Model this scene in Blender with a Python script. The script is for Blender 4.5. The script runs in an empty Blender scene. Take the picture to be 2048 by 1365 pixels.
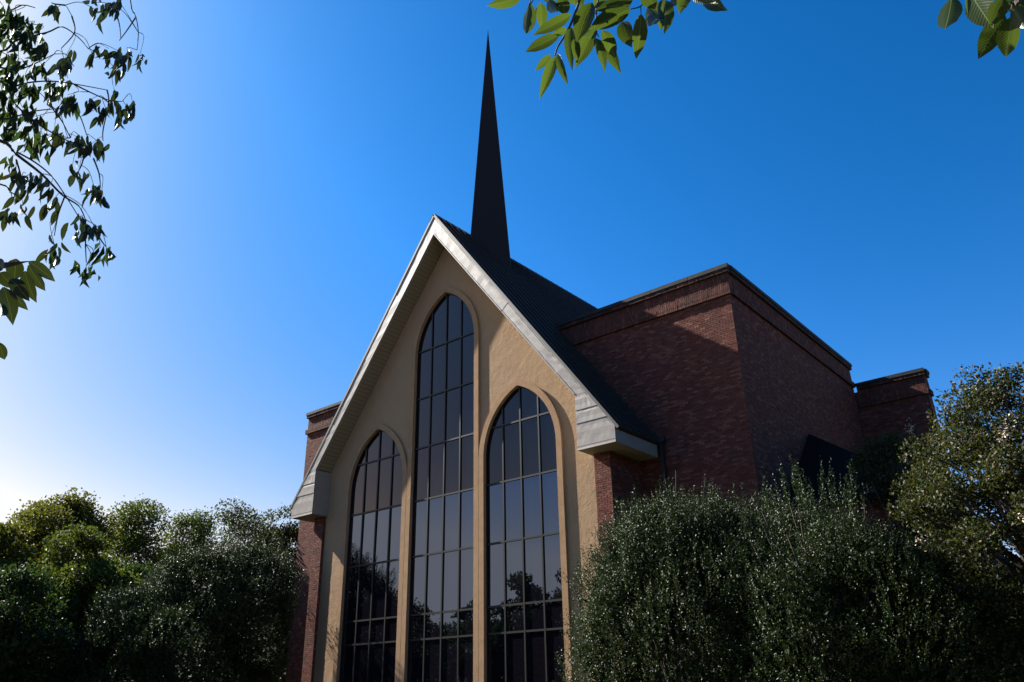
import bpy, math, random
import numpy as np
from mathutils import Vector, Matrix, geometry

# ------------------------------------------------------------------ camera
S = bpy.context.scene
F, YAW, PITCH, ROLL = 1590.3, math.radians(39.556), math.radians(23.994), math.radians(-1.088)
CAM = Vector((20.043, -20.185, 1.6))
FW = Vector((-math.sin(YAW)*math.cos(PITCH), math.cos(YAW)*math.cos(PITCH), math.sin(PITCH)))
_rt = Vector((math.cos(YAW), math.sin(YAW), 0)); _up = _rt.cross(FW)
RT = _rt*math.cos(ROLL) + _up*math.sin(ROLL)
UP = -_rt*math.sin(ROLL) + _up*math.cos(ROLL)
cd = bpy.data.cameras.new('camera'); cam = bpy.data.objects.new('camera', cd); S.collection.objects.link(cam)
cd.sensor_width = 36; cd.lens = F/2048*36; cd.clip_start = 0.05; cd.clip_end = 3000
cam.matrix_world = Matrix(((RT.x, UP.x, -FW.x, CAM.x), (RT.y, UP.y, -FW.y, CAM.y), (RT.z, UP.z, -FW.z, CAM.z), (0, 0, 0, 1)))
S.camera = cam

# ------------------------------------------------------------------ sky, sun, exposure
SUN_DIR = Vector((1, .197, -.778)).normalized()          # the way the light travels
W = bpy.data.worlds.new('World'); S.world = W; W.use_nodes = True
nt = W.node_tree; nt.nodes.clear()
sky = nt.nodes.new('ShaderNodeTexSky'); sky.sky_type = 'NISHITA'; sky.sun_disc = False
sky.sun_elevation = math.asin(-SUN_DIR.z); sky.sun_rotation = math.atan2(-SUN_DIR.x, -SUN_DIR.y)
sky.altitude = 100; sky.air_density = 1.2; sky.dust_density = 0.65; sky.ozone_density = 1.5
hs = nt.nodes.new('ShaderNodeHueSaturation'); hs.inputs['Hue'].default_value = .5; hs.inputs['Saturation'].default_value = 1.42; hs.inputs['Value'].default_value = .74
gm = nt.nodes.new('ShaderNodeGamma'); gm.inputs['Gamma'].default_value = 1.5
bg = nt.nodes.new('ShaderNodeBackground'); bg.inputs['Strength'].default_value = 0.050
wo = nt.nodes.new('ShaderNodeOutputWorld')
nt.links.new(sky.outputs[0], hs.inputs['Color']); nt.links.new(hs.outputs[0], gm.inputs[0]); 
# one colour response for the whole sky: channels stop at white, green follows the red/blue balance
def _m(op, a, b):
    n = nt.nodes.new('ShaderNodeMath'); n.operation = op
    for i, x in enumerate((a, b)):
        if isinstance(x, (int, float)): n.inputs[i].default_value = x
        else: nt.links.new(x, n.inputs[i])
    return n.outputs[0]
_s = nt.nodes.new('ShaderNodeSeparateColor'); nt.links.new(gm.outputs[0], _s.inputs[0])
_r = _m('MINIMUM', _m('MULTIPLY', _m('POWER', _m('MULTIPLY', _m('MAXIMUM', _s.outputs[0], 0.0), 1/1.25), 1.2), 1.25), 7.0)
_b = _m('MAXIMUM', _m('MINIMUM', _s.outputs[2], 7.2), 1e-4)
_g = _m('MULTIPLY', _b, _m('ADD', _m('MULTIPLY', _m('POWER', _m('DIVIDE', _r, _b), .8), .73), .27))
_c = nt.nodes.new('ShaderNodeCombineColor')
for _i, _x in enumerate((_r, _g, _b)): nt.links.new(_x, _c.inputs[_i])
nt.links.new(_c.outputs[0], bg.inputs[0]); nt.links.new(bg.outputs[0], wo.inputs[0])
ld = bpy.data.lights.new('sun', 'SUN'); ld.energy = 5.0; ld.angle = math.radians(0.5); ld.color = (1, .95, .87)
lo = bpy.data.objects.new('sun', ld); S.collection.objects.link(lo)
lo.rotation_euler = SUN_DIR.to_track_quat('-Z', 'Y').to_euler(); lo.location = (-60, -10, 50)
S.view_settings.view_transform = 'Standard'; S.view_settings.look = 'None'
S.view_settings.exposure = 1.5; S.view_settings.gamma = 1.0
try: S.view_settings.use_curve_mapping = False
except Exception: pass

# ------------------------------------------------------------------ helpers
random.seed(7); rng = np.random.default_rng(7)
COL = S.collection
def at(px, py, d):
    """point d metres (horizontally) from the camera's standing place along the sight line of a photo pixel"""
    v = FW + RT*((px-1024)/F) - UP*((py-682.5)/F)
    return CAM + v*(d/math.hypot(v.x, v.y))
def link(name, me, mat, parent=None, **kw):
    o = bpy.data.objects.new(name, me); COL.objects.link(o)
    if mat is not None and not me.materials: me.materials.append(mat)
    if parent is not None: o.parent = parent
    for k, v in kw.items(): o[k] = v
    return o
def empty(name, loc, label, cat, group=None):
    o = bpy.data.objects.new(name, None); COL.objects.link(o); o.location = loc
    o['label'] = label; o['category'] = cat
    if group: o['group'] = group
    return o
class MB:
    """collects polygons; link() makes ONE mesh object (coordinates given in world space)"""
    def __init__(s): s.v = []; s.f = []
    def poly(s, pts):
        b = len(s.v); s.v += [tuple(p) for p in pts]; s.f.append(tuple(range(b, b+len(pts)))); return s
    def box(s, a, b):
        x0, y0, z0 = a; x1, y1, z1 = b
        P = [(x0,y0,z0),(x1,y0,z0),(x1,y1,z0),(x0,y1,z0),(x0,y0,z1),(x1,y0,z1),(x1,y1,z1),(x0,y1,z1)]
        q = len(s.v); s.v += P
        s.f += [tuple(q+i for i in t) for t in ((0,3,2,1),(4,5,6,7),(0,1,5,4),(1,2,6,5),(2,3,7,6),(3,0,4,7))]; return s
    def prism(s, pts, d):
        """polygon extruded along vector d"""
        d = Vector(d); A = [Vector(p) for p in pts]; B = [p+d for p in A]
        s.poly(A[::-1]); s.poly(B)
        for i in range(len(A)):
            j = (i+1) % len(A); s.poly((A[i], A[j], B[j], B[i]))
        return s
    def tube(s, pts, r0, r1, n=6):
        pts = [Vector(p) for p in pts]; L = len(pts); base = len(s.v)
        for i, p in enumerate(pts):
            t = (pts[min(i+1, L-1)]-pts[max(i-1, 0)]).normalized()
            a = t.orthogonal().normalized(); b = t.cross(a); r = r0+(r1-r0)*i/(L-1)
            for k in range(n):
                w = 2*math.pi*k/n; s.v.append(tuple(p+a*(r*math.cos(w))+b*(r*math.sin(w))))
        for i in range(L-1):
            for k in range(n):
                s.f.append((base+i*n+k, base+i*n+(k+1) % n, base+(i+1)*n+(k+1) % n, base+(i+1)*n+k))
        s.f.append(tuple(base+k for k in range(n))[::-1]); s.f.append(tuple(base+(L-1)*n+k for k in range(n)))
        return s
    def vine(s, pts, r0, r1, n=5):
        P = [Vector(p) for p in pts]; Q = []
        for i in range(len(P)-1):
            a, b_, c, d = P[max(i-1, 0)], P[i], P[i+1], P[min(i+2, len(P)-1)]
            for k in range(4):
                u = k/4; Q.append(.5*((2*b_)+(c-a)*u+(2*a-5*b_+4*c-d)*u*u+(3*b_-a-3*c+d)*u**3))
        Q.append(P[-1]); return s.tube(Q, r0, r1, n)
    def link(s, name, mat, parent=None, smooth=False, **kw):
        me = bpy.data.meshes.new(name)
        off = parent.matrix_world.translation if False else (Vector(wloc(parent)) if parent else Vector((0,0,0)))
        me.from_pydata([(v[0]-off.x, v[1]-off.y, v[2]-off.z) for v in s.v], [], s.f); me.update()
        if smooth: me.polygons.foreach_set('use_smooth', [True]*len(me.polygons))
        return link(name, me, mat, parent, **kw)
def wloc(o):
    v = Vector((0,0,0))
    while o is not None: v += o.location; o = o.parent
    return v
def npmesh(name, V, Q, k, mat, parent=None, smooth=False, **kw):
    """V (n,3) world vertices, Q (m,k) faces"""
    V = np.asarray(V, np.float32)
    if parent is not None: V = V - np.array(wloc(parent), np.float32)
    me = bpy.data.meshes.new(name); m = len(Q)
    me.vertices.add(len(V)); me.vertices.foreach_set('co', V.ravel())
    me.loops.add(m*k); me.loops.foreach_set('vertex_index', np.asarray(Q, np.int32).ravel())
    me.polygons.add(m); me.polygons.foreach_set('loop_start', np.arange(0, m*k, k, dtype=np.int32))
    if smooth: me.polygons.foreach_set('use_smooth', np.ones(m, bool))
    me.update(calc_edges=True)
    if k == 4: me.shade_flat()
    return link(name, me, mat, parent, **kw)

# ------------------------------------------------------------------ materials
def mat(name, col=(.5,.5,.5), rough=.6, metal=0., spec=.5, ior=None):
    m = bpy.data.materials.new(name); m.use_nodes = True
    b = m.node_tree.nodes['Principled BSDF']
    b.inputs['Base Color'].default_value = (*col, 1); b.inputs['Roughness'].default_value = rough
    b.inputs['Metallic'].default_value = metal; b.inputs['Specular IOR Level'].default_value = spec
    if ior: b.inputs['IOR'].default_value = ior
    return m, m.node_tree, b
def node(t, ty, **kw):
    n = t.nodes.new(ty)
    for k, v in kw.items():
        if k in n.inputs: n.inputs[k].default_value = v
        else: setattr(n, k, v)
    return n
def noise(t, scale, detail=4, rough=.55, obj=True, stretch=None):
    tc = node(t, 'ShaderNodeTexCoord'); n = node(t, 'ShaderNodeTexNoise', Scale=scale, Detail=detail, Roughness=rough)
    if stretch:
        mp = node(t, 'ShaderNodeMapping'); mp.inputs['Scale'].default_value = stretch
        t.links.new(tc.outputs['Object'], mp.inputs[0]); t.links.new(mp.outputs[0], n.inputs['Vector'])
    else: t.links.new(tc.outputs['Object'], n.inputs['Vector'])
    return n
def ramp(t, src, stops):
    r = node(t, 'ShaderNodeValToRGB'); e = r.color_ramp.elements
    while len(e) < len(stops): e.new(.5)
    for q, (p, c) in zip(e, stops): q.position = p; q.color = (*c, 1)
    t.links.new(src, r.inputs[0]); return r.outputs[0]
def mix(t, a, b, f, mode='MIX'):
    m = node(t, 'ShaderNodeMix', data_type='RGBA', blend_type=mode)
    for s, x in ((6, a), (7, b), (0, f)):
        if isinstance(x, (int, float)): m.inputs[s].default_value = x
        elif isinstance(x, tuple): m.inputs[s].default_value = (*x, 1)
        else: t.links.new(x, m.inputs[s])
    return m.outputs[2]
def bump(t, b, h, strength=.3, dist=.02, prev=None):
    n = node(t, 'ShaderNodeBump', Strength=strength, Distance=dist); t.links.new(h, n.inputs['Height'])
    if prev is not None: t.links.new(prev.outputs[0], n.inputs['Normal'])
    t.links.new(n.outputs[0], b.inputs['Normal']); return n
def islrand(t):
    return node(t, 'ShaderNodeNewGeometry').outputs['Random Per Island']

def brick_mat(name, stops, soot=.0):
    m, t, b = mat(name, rough=.85, spec=.25)
    c = ramp(t, islrand(t), stops)
    n = noise(t, 1.1, 5); c = mix(t, c, (.05,.03,.028), ramp(t, n.outputs[0], [(.45, (0,0,0)), (.75, (.45,)*3)]))
    if soot:
        n3 = noise(t, 2.2, 6, .7, stretch=(1,1,.35))
        c = mix(t, c, (.018,.016,.014), ramp(t, n3.outputs[0], [(.36, (0,0,0)), (.56, (soot,)*3)]))
    t.links.new(c, b.inputs['Base Color'])
    n2 = noise(t, 60, 4); bump(t, b, n2.outputs[0], .5, .006); return m
BR = [(0, (.105,.027,.016)), (.35, (.135,.037,.022)), (.75, (.165,.052,.032)), (.92, (.22,.092,.062)), (1, (.085,.024,.015))]
M_brick = brick_mat('red_brick', BR)
M_sold = brick_mat('sooty_brick', BR, .93)
M_frieze = brick_mat('frieze_brick', BR, .4)
M_mortar, t, b = mat('mortar', (.05,.024,.018), .95); n = noise(t, 30); bump(t, b, n.outputs[0], .5, .005)
M_cope, t, b = mat('weathered_coping', rough=.8)
n = noise(t, 3, 7, .7); t.links.new(ramp(t, n.outputs[0], [(.35, (.008,.007,.006)), (.62, (.020,.017,.014)), (.78, (.07,.058,.042))]), b.inputs['Base Color']); bump(t, b, n.outputs[0], .4, .02)

M_stucco, t, b = mat('tan_stucco', rough=.9, spec=.2)
n1 = noise(t, .55, 6, .6, stretch=(1,1,.6)); n2 = noise(t, 2.6, 8, .7); n3 = noise(t, 26, 6, .65)
c = ramp(t, n1.outputs[0], [(.3, (.31,.19,.10)), (.7, (.40,.26,.145))])
c = mix(t, c, (.44,.29,.17), ramp(t, n2.outputs[0], [(.45, (0,0,0)), (.8, (.6,)*3)]))
c = mix(t, c, (.21,.12,.06), ramp(t, n1.outputs[0], [(.5, (0,0,0)), (.75, (.35,)*3)]))
t.links.new(c, b.inputs['Base Color'])
b1 = bump(t, b, n2.outputs[0], .5, .05); bump(t, b, n3.outputs[0], .55, .012, b1)
M_trim, t, b = mat('stucco_trim', rough=.9, spec=.2)
n2 = noise(t, 3, 8, .7); n3 = noise(t, 26, 6, .65)
t.links.new(ramp(t, n2.outputs[0], [(.3, (.30,.175,.09)), (.7, (.39,.24,.13))]), b.inputs['Base Color'])
bump(t, b, n3.outputs[0], .55, .012)

M_fascia, t, b = mat('fascia_sheet_metal', rough=.42, spec=.5)
n1 = noise(t, 1.3, 3, .5, stretch=(1,1,1)); n2 = noise(t, 4, 6, .7)
t.links.new(ramp(t, n2.outputs[0], [(.3, (.24,.20,.165)), (.7, (.31,.27,.225))]), b.inputs['Base Color'])
bump(t, b, n1.outputs[0], .16, .04)
M_soffit, t, b = mat('olive_soffit', (.23,.19,.12), .6)
M_roof, t, b = mat('dark_standing_seam', (.040,.028,.022), .5, spec=.2)
n = noise(t, 1.2, 5); bump(t, b, n.outputs[0], .15, .03)
M_spire, t, b = mat('spire_metal', (.020,.013,.010), .5, spec=.2)
n = noise(t, 1.0, 5); bump(t, b, n.outputs[0], .1, .03)
M_hip, t, b = mat('dark_hip_roof', (.016,.012,.010), .75, spec=.05)
M_drip, t, b = mat('drip_edge', (.035,.026,.021), .6)
M_frame, t, b = mat('bronze_mullion', (.014,.012,.011), .45, spec=.3)
def glass(name, ior, tint, st):
    m, t, b = mat(name, tint, .012, ior=ior); b.inputs['Specular Tint'].default_value = (*st, 1); return m
M_glass_hi = glass('upper_tinted_glass', 1.70, (.003,.004,.006), (.74, .55, .54))
M_glass_lo = glass('lower_tinted_glass', 2.1, (.006,.005,.008), (.64, .72, .94))
M_pipe, t, b = mat('downspout_paint', (.06,.052,.045), .5)
M_dark, t, b = mat('dark_metal', (.02,.02,.02), .5)
M_concrete, t, b = mat('asphalt_paving', rough=.9)
n = noise(t, .8, 8, .7); t.links.new(ramp(t, n.outputs[0], [(.3, (.035,.033,.031)), (.7, (.065,.06,.055))]), b.inputs['Base Color'])
M_grass, t, b = mat('lawn_grass', rough=.9)
n = noise(t, .5, 10, .75); t.links.new(ramp(t, n.outputs[0], [(.3, (.045,.055,.018)), (.7, (.11,.10,.04))]), b.inputs['Base Color']); bump(t, b, n.outputs[0], .6, .05)
M_bark, t, b = mat('bark', rough=.9)
n = noise(t, 9, 8, .7, stretch=(1,1,.25)); t.links.new(ramp(t, n.outputs[0], [(.3, (.022,.016,.012)), (.7, (.09,.068,.052))]), b.inputs['Base Color']); bump(t, b, n.outputs[0], .8, .02)
M_palebark, t, b = mat('pale_bark', (.20,.16,.12), .8)

def leafmat(name, stops, rough=.35, spec=.5, trans=.35, tcol=(.25,.4,.04)):
    m = bpy.data.materials.new(name); m.use_nodes = True; t = m.node_tree; b = t.nodes['Principled BSDF']
    c = ramp(t, islrand(t), stops); t.links.new(c, b.inputs['Base Color'])
    b.inputs['Roughness'].default_value = rough; b.inputs['Specular IOR Level'].default_value = spec
    tr = node(t, 'ShaderNodeBsdfTranslucent'); t.links.new(mix(t, c, tcol, .55), tr.inputs[0])
    ms = node(t, 'ShaderNodeMixShader'); ms.inputs[0].default_value = trans
    t.links.new(b.outputs[0], ms.inputs[1]); t.links.new(tr.outputs[0], ms.inputs[2])
    t.links.new(ms.outputs[0], t.nodes['Material Output'].inputs[0]); return m
M_holly = leafmat('holly_leaf', [(0, (.009,.018,.003)), (.5, (.016,.030,.004)), (.85, (.029,.048,.007)), (1, (.040,.054,.009))], .48, .33, .10, (.08,.15,.02))
M_inner = leafmat('inner_holly_leaf', [(0, (.006,.012,.003)), (1, (.014,.024,.006))], .7, .15, .1, (.03,.06,.01))  # darker copy of the holly leaf, shade inside the bush put into colour
M_maple = leafmat('yellow_green_leaf', [(0, (.026,.040,.007)), (.6, (.056,.066,.010)), (1, (.115,.105,.016))], .6, .18, .28, (.24,.25,.02))
M_green = leafmat('mid_green_leaf', [(0, (.020,.038,.007)), (.6, (.040,.060,.011)), (1, (.080,.092,.015))], .6, .18, .26, (.18,.24,.02))
M_deep = leafmat('deep_green_leaf', [(0, (.010,.022,.005)), (.6, (.021,.038,.009)), (1, (.038,.060,.014))], .6, .18, .2, (.1,.18,.03))  # deep green, darkened further so the low foreground trees look unlit
M_myrtle = leafmat('crape_myrtle_leaf', [(0, (.007,.015,.003)), (.5, (.014,.025,.005)), (.75, (.030,.032,.007)), (.9, (.070,.034,.010)), (1, (.045,.045,.011))], .55, .28, .18, (.18,.22,.03))
M_bloom, t, b = mat('cream_blossom', (.62,.50,.38), .8)
# broad cherry leaves seen close up: veins as fine relief
def cherrymat(name, a, c2, tc_, trans):
    m = bpy.data.materials.new(name); m.use_nodes = True; t = m.node_tree; b = t.nodes['Principled BSDF']
    oi = node(t, 'ShaderNodeObjectInfo'); tc = node(t, 'ShaderNodeTexCoord'); sp = node(t, 'ShaderNodeSeparateXYZ')
    t.links.new(tc.outputs['Object'], sp.inputs[0])
    ab = node(t, 'ShaderNodeMath', operation='ABSOLUTE'); t.links.new(sp.outputs[0], ab.inputs[0])
    k = node(t, 'ShaderNodeMath', operation='MULTIPLY_ADD'); t.links.new(ab.outputs[0], k.inputs[0]); k.inputs[1].default_value = -1.1; t.links.new(sp.outputs[1], k.inputs[2])
    s1 = node(t, 'ShaderNodeMath', operation='MULTIPLY'); t.links.new(k.outputs[0], s1.inputs[0]); s1.inputs[1].default_value = 75
    s2 = node(t, 'ShaderNodeMath', operation='SINE'); t.links.new(s1.outputs[0], s2.inputs[0])
    c = mix(t, a, c2, oi.outputs['Random'])
    n = noise(t, 7, 6, .7); c = mix(t, c, (.16,.10,.03), ramp(t, n.outputs[0], [(.62, (0,0,0)), (.74, (.7,)*3)]))
    v = node(t, 'ShaderNodeMath', operation='LESS_THAN'); t.links.new(ab.outputs[0], v.inputs[0]); v.inputs[1].default_value = .008
    c = mix(t, c, (.18,.22,.06), v.outputs[0])
    t.links.new(c, b.inputs['Base Color']); b.inputs['Roughness'].default_value = .33; b.inputs['Specular IOR Level'].default_value = .5
    bm = bump(t, b, s2.outputs[0], .10, .004)
    tr = node(t, 'ShaderNodeBsdfTranslucent'); t.links.new(mix(t, c, tc_, .7), tr.inputs[0]); t.links.new(bm.outputs[0], tr.inputs[1])
    ms = node(t, 'ShaderNodeMixShader'); ms.inputs[0].default_value = trans
    t.links.new(b.outputs[0], ms.inputs[1]); t.links.new(tr.outputs[0], ms.inputs[2])
    t.links.new(ms.outputs[0], t.nodes['Material Output'].inputs[0]); return m
M_cherry = cherrymat('cherry_leaf', (.014,.026,.005), (.040,.060,.009), (.10,.155,.014), .40)
M_cherry2 = cherrymat('backlit_cherry_leaf', (.012,.019,.004), (.024,.033,.007), (.06,.085,.010), .16)  # darker copy of the cherry leaf, backlit shade put into its colour
M_cherry2.node_tree.nodes['Principled BSDF'].inputs['Roughness'].default_value = .48

# ------------------------------------------------------------------ ground
def sheet(name, x0, y0, x1, y1, z, m):
    return MB().poly(((x0,y0,z),(x1,y0,z),(x1,y1,z),(x0,y1,z))).link(name, m, kind='structure')
sheet('ground', -900, -900, 900, 900, 0, M_grass)
sheet('pavement', -9, -60, 60, -8.5, .004, M_concrete)
sheet('path', -2.5, -8.5, 4.5, -.3, .008, M_concrete)

# ------------------------------------------------------------------ church
church = empty('church', (0, 0, 0), 'red brick church with tan stucco gable, tall pointed arch windows and a dark needle spire', 'church')
SL = (19.69-8.98)/7.93            # slope of the nave roof
ZO, ZI, EX, EZ1, EZ0, IX, KZ = 19.69, 18.75, 7.93, 8.98, 8.38, 6.54, 10.18
D, YW, WX, ZP = .79, 1.79, 10.99, 14.28
H = 2.0; Z1 = 4.208; Z0 = 3.39

def arch_pts(cx, hw, zs, rise, z0, off=0., n=14):
    """outline of a pointed-arch opening, counter-clockwise from the bottom left"""
    r = (rise*rise+hw*hw)/(2*hw); c = r-hw; R = r+off
    top = math.sqrt(max(R*R-c*c, 0))
    pts = [(cx-hw-off, z0), (cx+hw+off, z0)]
    a1 = math.atan2(top, c)
    for i in range(n+1):
        a = a1*i/n; pts.append((cx-c+R*math.cos(a), zs+R*math.sin(a)))
    for i in range(n-1, -1, -1):
        a = a1*i/n; pts.append((cx+c-R*math.cos(a), zs+R*math.sin(a)))
    return pts
WIN = [(0., 1.59, 14.03, 2.35), (3.6285, 1.5805, 9.16, 2.30), (-3.6285, 1.5805, 9.16, 2.30)]
ZB = .75
# stucco front with three openings
outer = [(-6.66, .0), (6.66, .0), (6.66, KZ-.05), (0, ZI-.02), (-6.66, KZ-.05)]
holes = [arch_pts(*w, ZB) for w in WIN]
loops = [[Vector((x, z, 0)) for x, z in l] for l in [outer]+holes]
flat = [p for l in loops for p in l]
tris = geometry.tessellate_polygon(loops)
mb = MB(); mb.v = [(p.x, 0, p.y) for p in flat]
for a, b_, c in tris:
    n = (flat[b_]-flat[a]).cross(flat[c]-flat[a]).z
    mb.f.append((a, b_, c) if n > 0 else (a, c, b_))
for l in holes:
    for i in range(len(l)):
        a, b_ = l[i], l[(i+1) % len(l)]
        mb.poly(((a[0], .13, a[1]), (b_[0], .13, b_[1]), (b_[0], 0, b_[1]), (a[0], 0, a[1])))
mb.link('stucco_wall', M_stucco, church)

for wi, w in enumerate(WIN):
    inner = arch_pts(*w, ZB); out = arch_pts(*w, ZB, off=.222)
    # raised surround
    mb = MB(); n = len(inner); yf = -.092
    for i in range(1, n):
        j = (i+1) % n
        a, b_, c, d_ = inner[i], inner[j], out[j], out[i]
        if j == 0: b_, c = inner[0], out[0]
        mb.poly(((a[0], yf, a[1]), (b_[0], yf, b_[1]), (c[0], yf, c[1]), (d_[0], yf, d_[1])))
        mb.poly(((d_[0], yf, d_[1]), (c[0], yf, c[1]), (c[0], .002, c[1]), (d_[0], .002, d_[1])))
        mb.poly(((b_[0], yf, b_[1]), (a[0], yf, a[1]), (a[0], .002, a[1]), (b_[0], .002, b_[1])))
    mb.link('arch_surround', M_trim, church)
    fr = arch_pts(*w, ZB, off=-.05); mb = MB()
    for i in range(n):
        j = (i+1) % n
        if i == 0: fi, fj = (fr[0][0], ZB+.05), (fr[1][0], ZB+.05)
        else: fi, fj = fr[i], fr[j]
        if i == n-1: fj = (fr[0][0], ZB+.05)
        if i == 1: fi = (fr[1][0], ZB+.05)
        a, b_ = inner[i], inner[j]
        mb.poly(((a[0], .045, a[1]), (b_[0], .045, b_[1]), (fj[0], .045, fj[1]), (fi[0], .045, fi[1])))
        mb.poly(((fi[0], .045, fi[1]), (fj[0], .045, fj[1]), (fj[0], .12, fj[1]), (fi[0], .12, fi[1])))
    win = mb.link('window', M_frame, church, label=('tall central pointed arch window', 'pointed arch window right of the centre', 'pointed arch window left of the centre')[wi])
    cx, hw, zs, rise = w
    r_ = (rise*rise+hw*hw)/(2*hw); c_ = r_-hw
    def ztop(x): return zs+math.sqrt(max((r_-.03)**2-(c_+abs(x-cx))**2, 0))
    def halfw(z): return hw if z <= zs else math.sqrt(max((r_-.03)**2-(z-zs)**2, 0))-c_
    rows = [ZB, 1.45, Z0] + [Z1+H*k for k in range(8)]
    rows = [z for z in rows if z < zs+rise-.4]
    for k in (-1, 0, 1):
        x = cx+k*hw/2
        MB().box((x-.028, .030, ZB+.05), (x+.028, .10, ztop(x))).link('mullion', M_frame, win)
    for z in rows[1:]:
        h_ = halfw(z); MB().box((cx-h_, .034, z-.03), (cx+h_, .10, z+.03)).link('transom', M_frame, win)
    # panes: cells of the grid clipped to the arch
    def clip(poly, nx, nz, c):
        o = []
        for i in range(len(poly)):
            p, q = poly[i], poly[(i+1) % len(poly)]
            dp, dq = nx*p[0]+nz*p[1]-c, nx*q[0]+nz*q[1]-c
            if dp <= 0: o.append(p)
            if dp*dq < 0: s_ = dp/(dp-dq); o.append((p[0]+(q[0]-p[0])*s_, p[1]+(q[1]-p[1])*s_))
        return o
    rb = rows+[zs+rise+1]
    for ri in range(len(rb)-1):
        for ci in range(4):
            x0 = cx-hw+ci*hw/2; pl = arch_pts(*w, ZB, off=-.02)
            for a in ((-1, 0, -x0-.004), (1, 0, x0+hw/2-.004), (0, -1, -rb[ri]-.004), (0, 1, rb[ri+1]-.004)):
                pl = clip(pl, *a)
                if len(pl) < 3: break
            if len(pl) < 3: continue
            mx = sum(p[0] for p in pl)/len(pl); mz = sum(p[1] for p in pl)/len(pl)
            tx, tz = random.gauss(0, .0022), random.gauss(0, .0022)
            f_ = lambda p, y: (p[0], y+(p[0]-mx)*tx+(p[1]-mz)*tz, p[1])
            mb = MB(); mb.prism([f_(p, .085) for p in pl], (0, -.008, 0))
            mb.link('pane', M_glass_lo if rb[ri] < Z1+2*H-.1 else M_glass_hi, win)
# dark slabs stand in for the shade of the hall behind the glass
MB().box((-6.2, .16, .1), (6.2, .5, 9)).link('dark_backing', M_dark, church)
MB().box((-1.9, .16, 9.003), (1.9, .5, 16)).link('dark_backing', M_dark, church)

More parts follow.
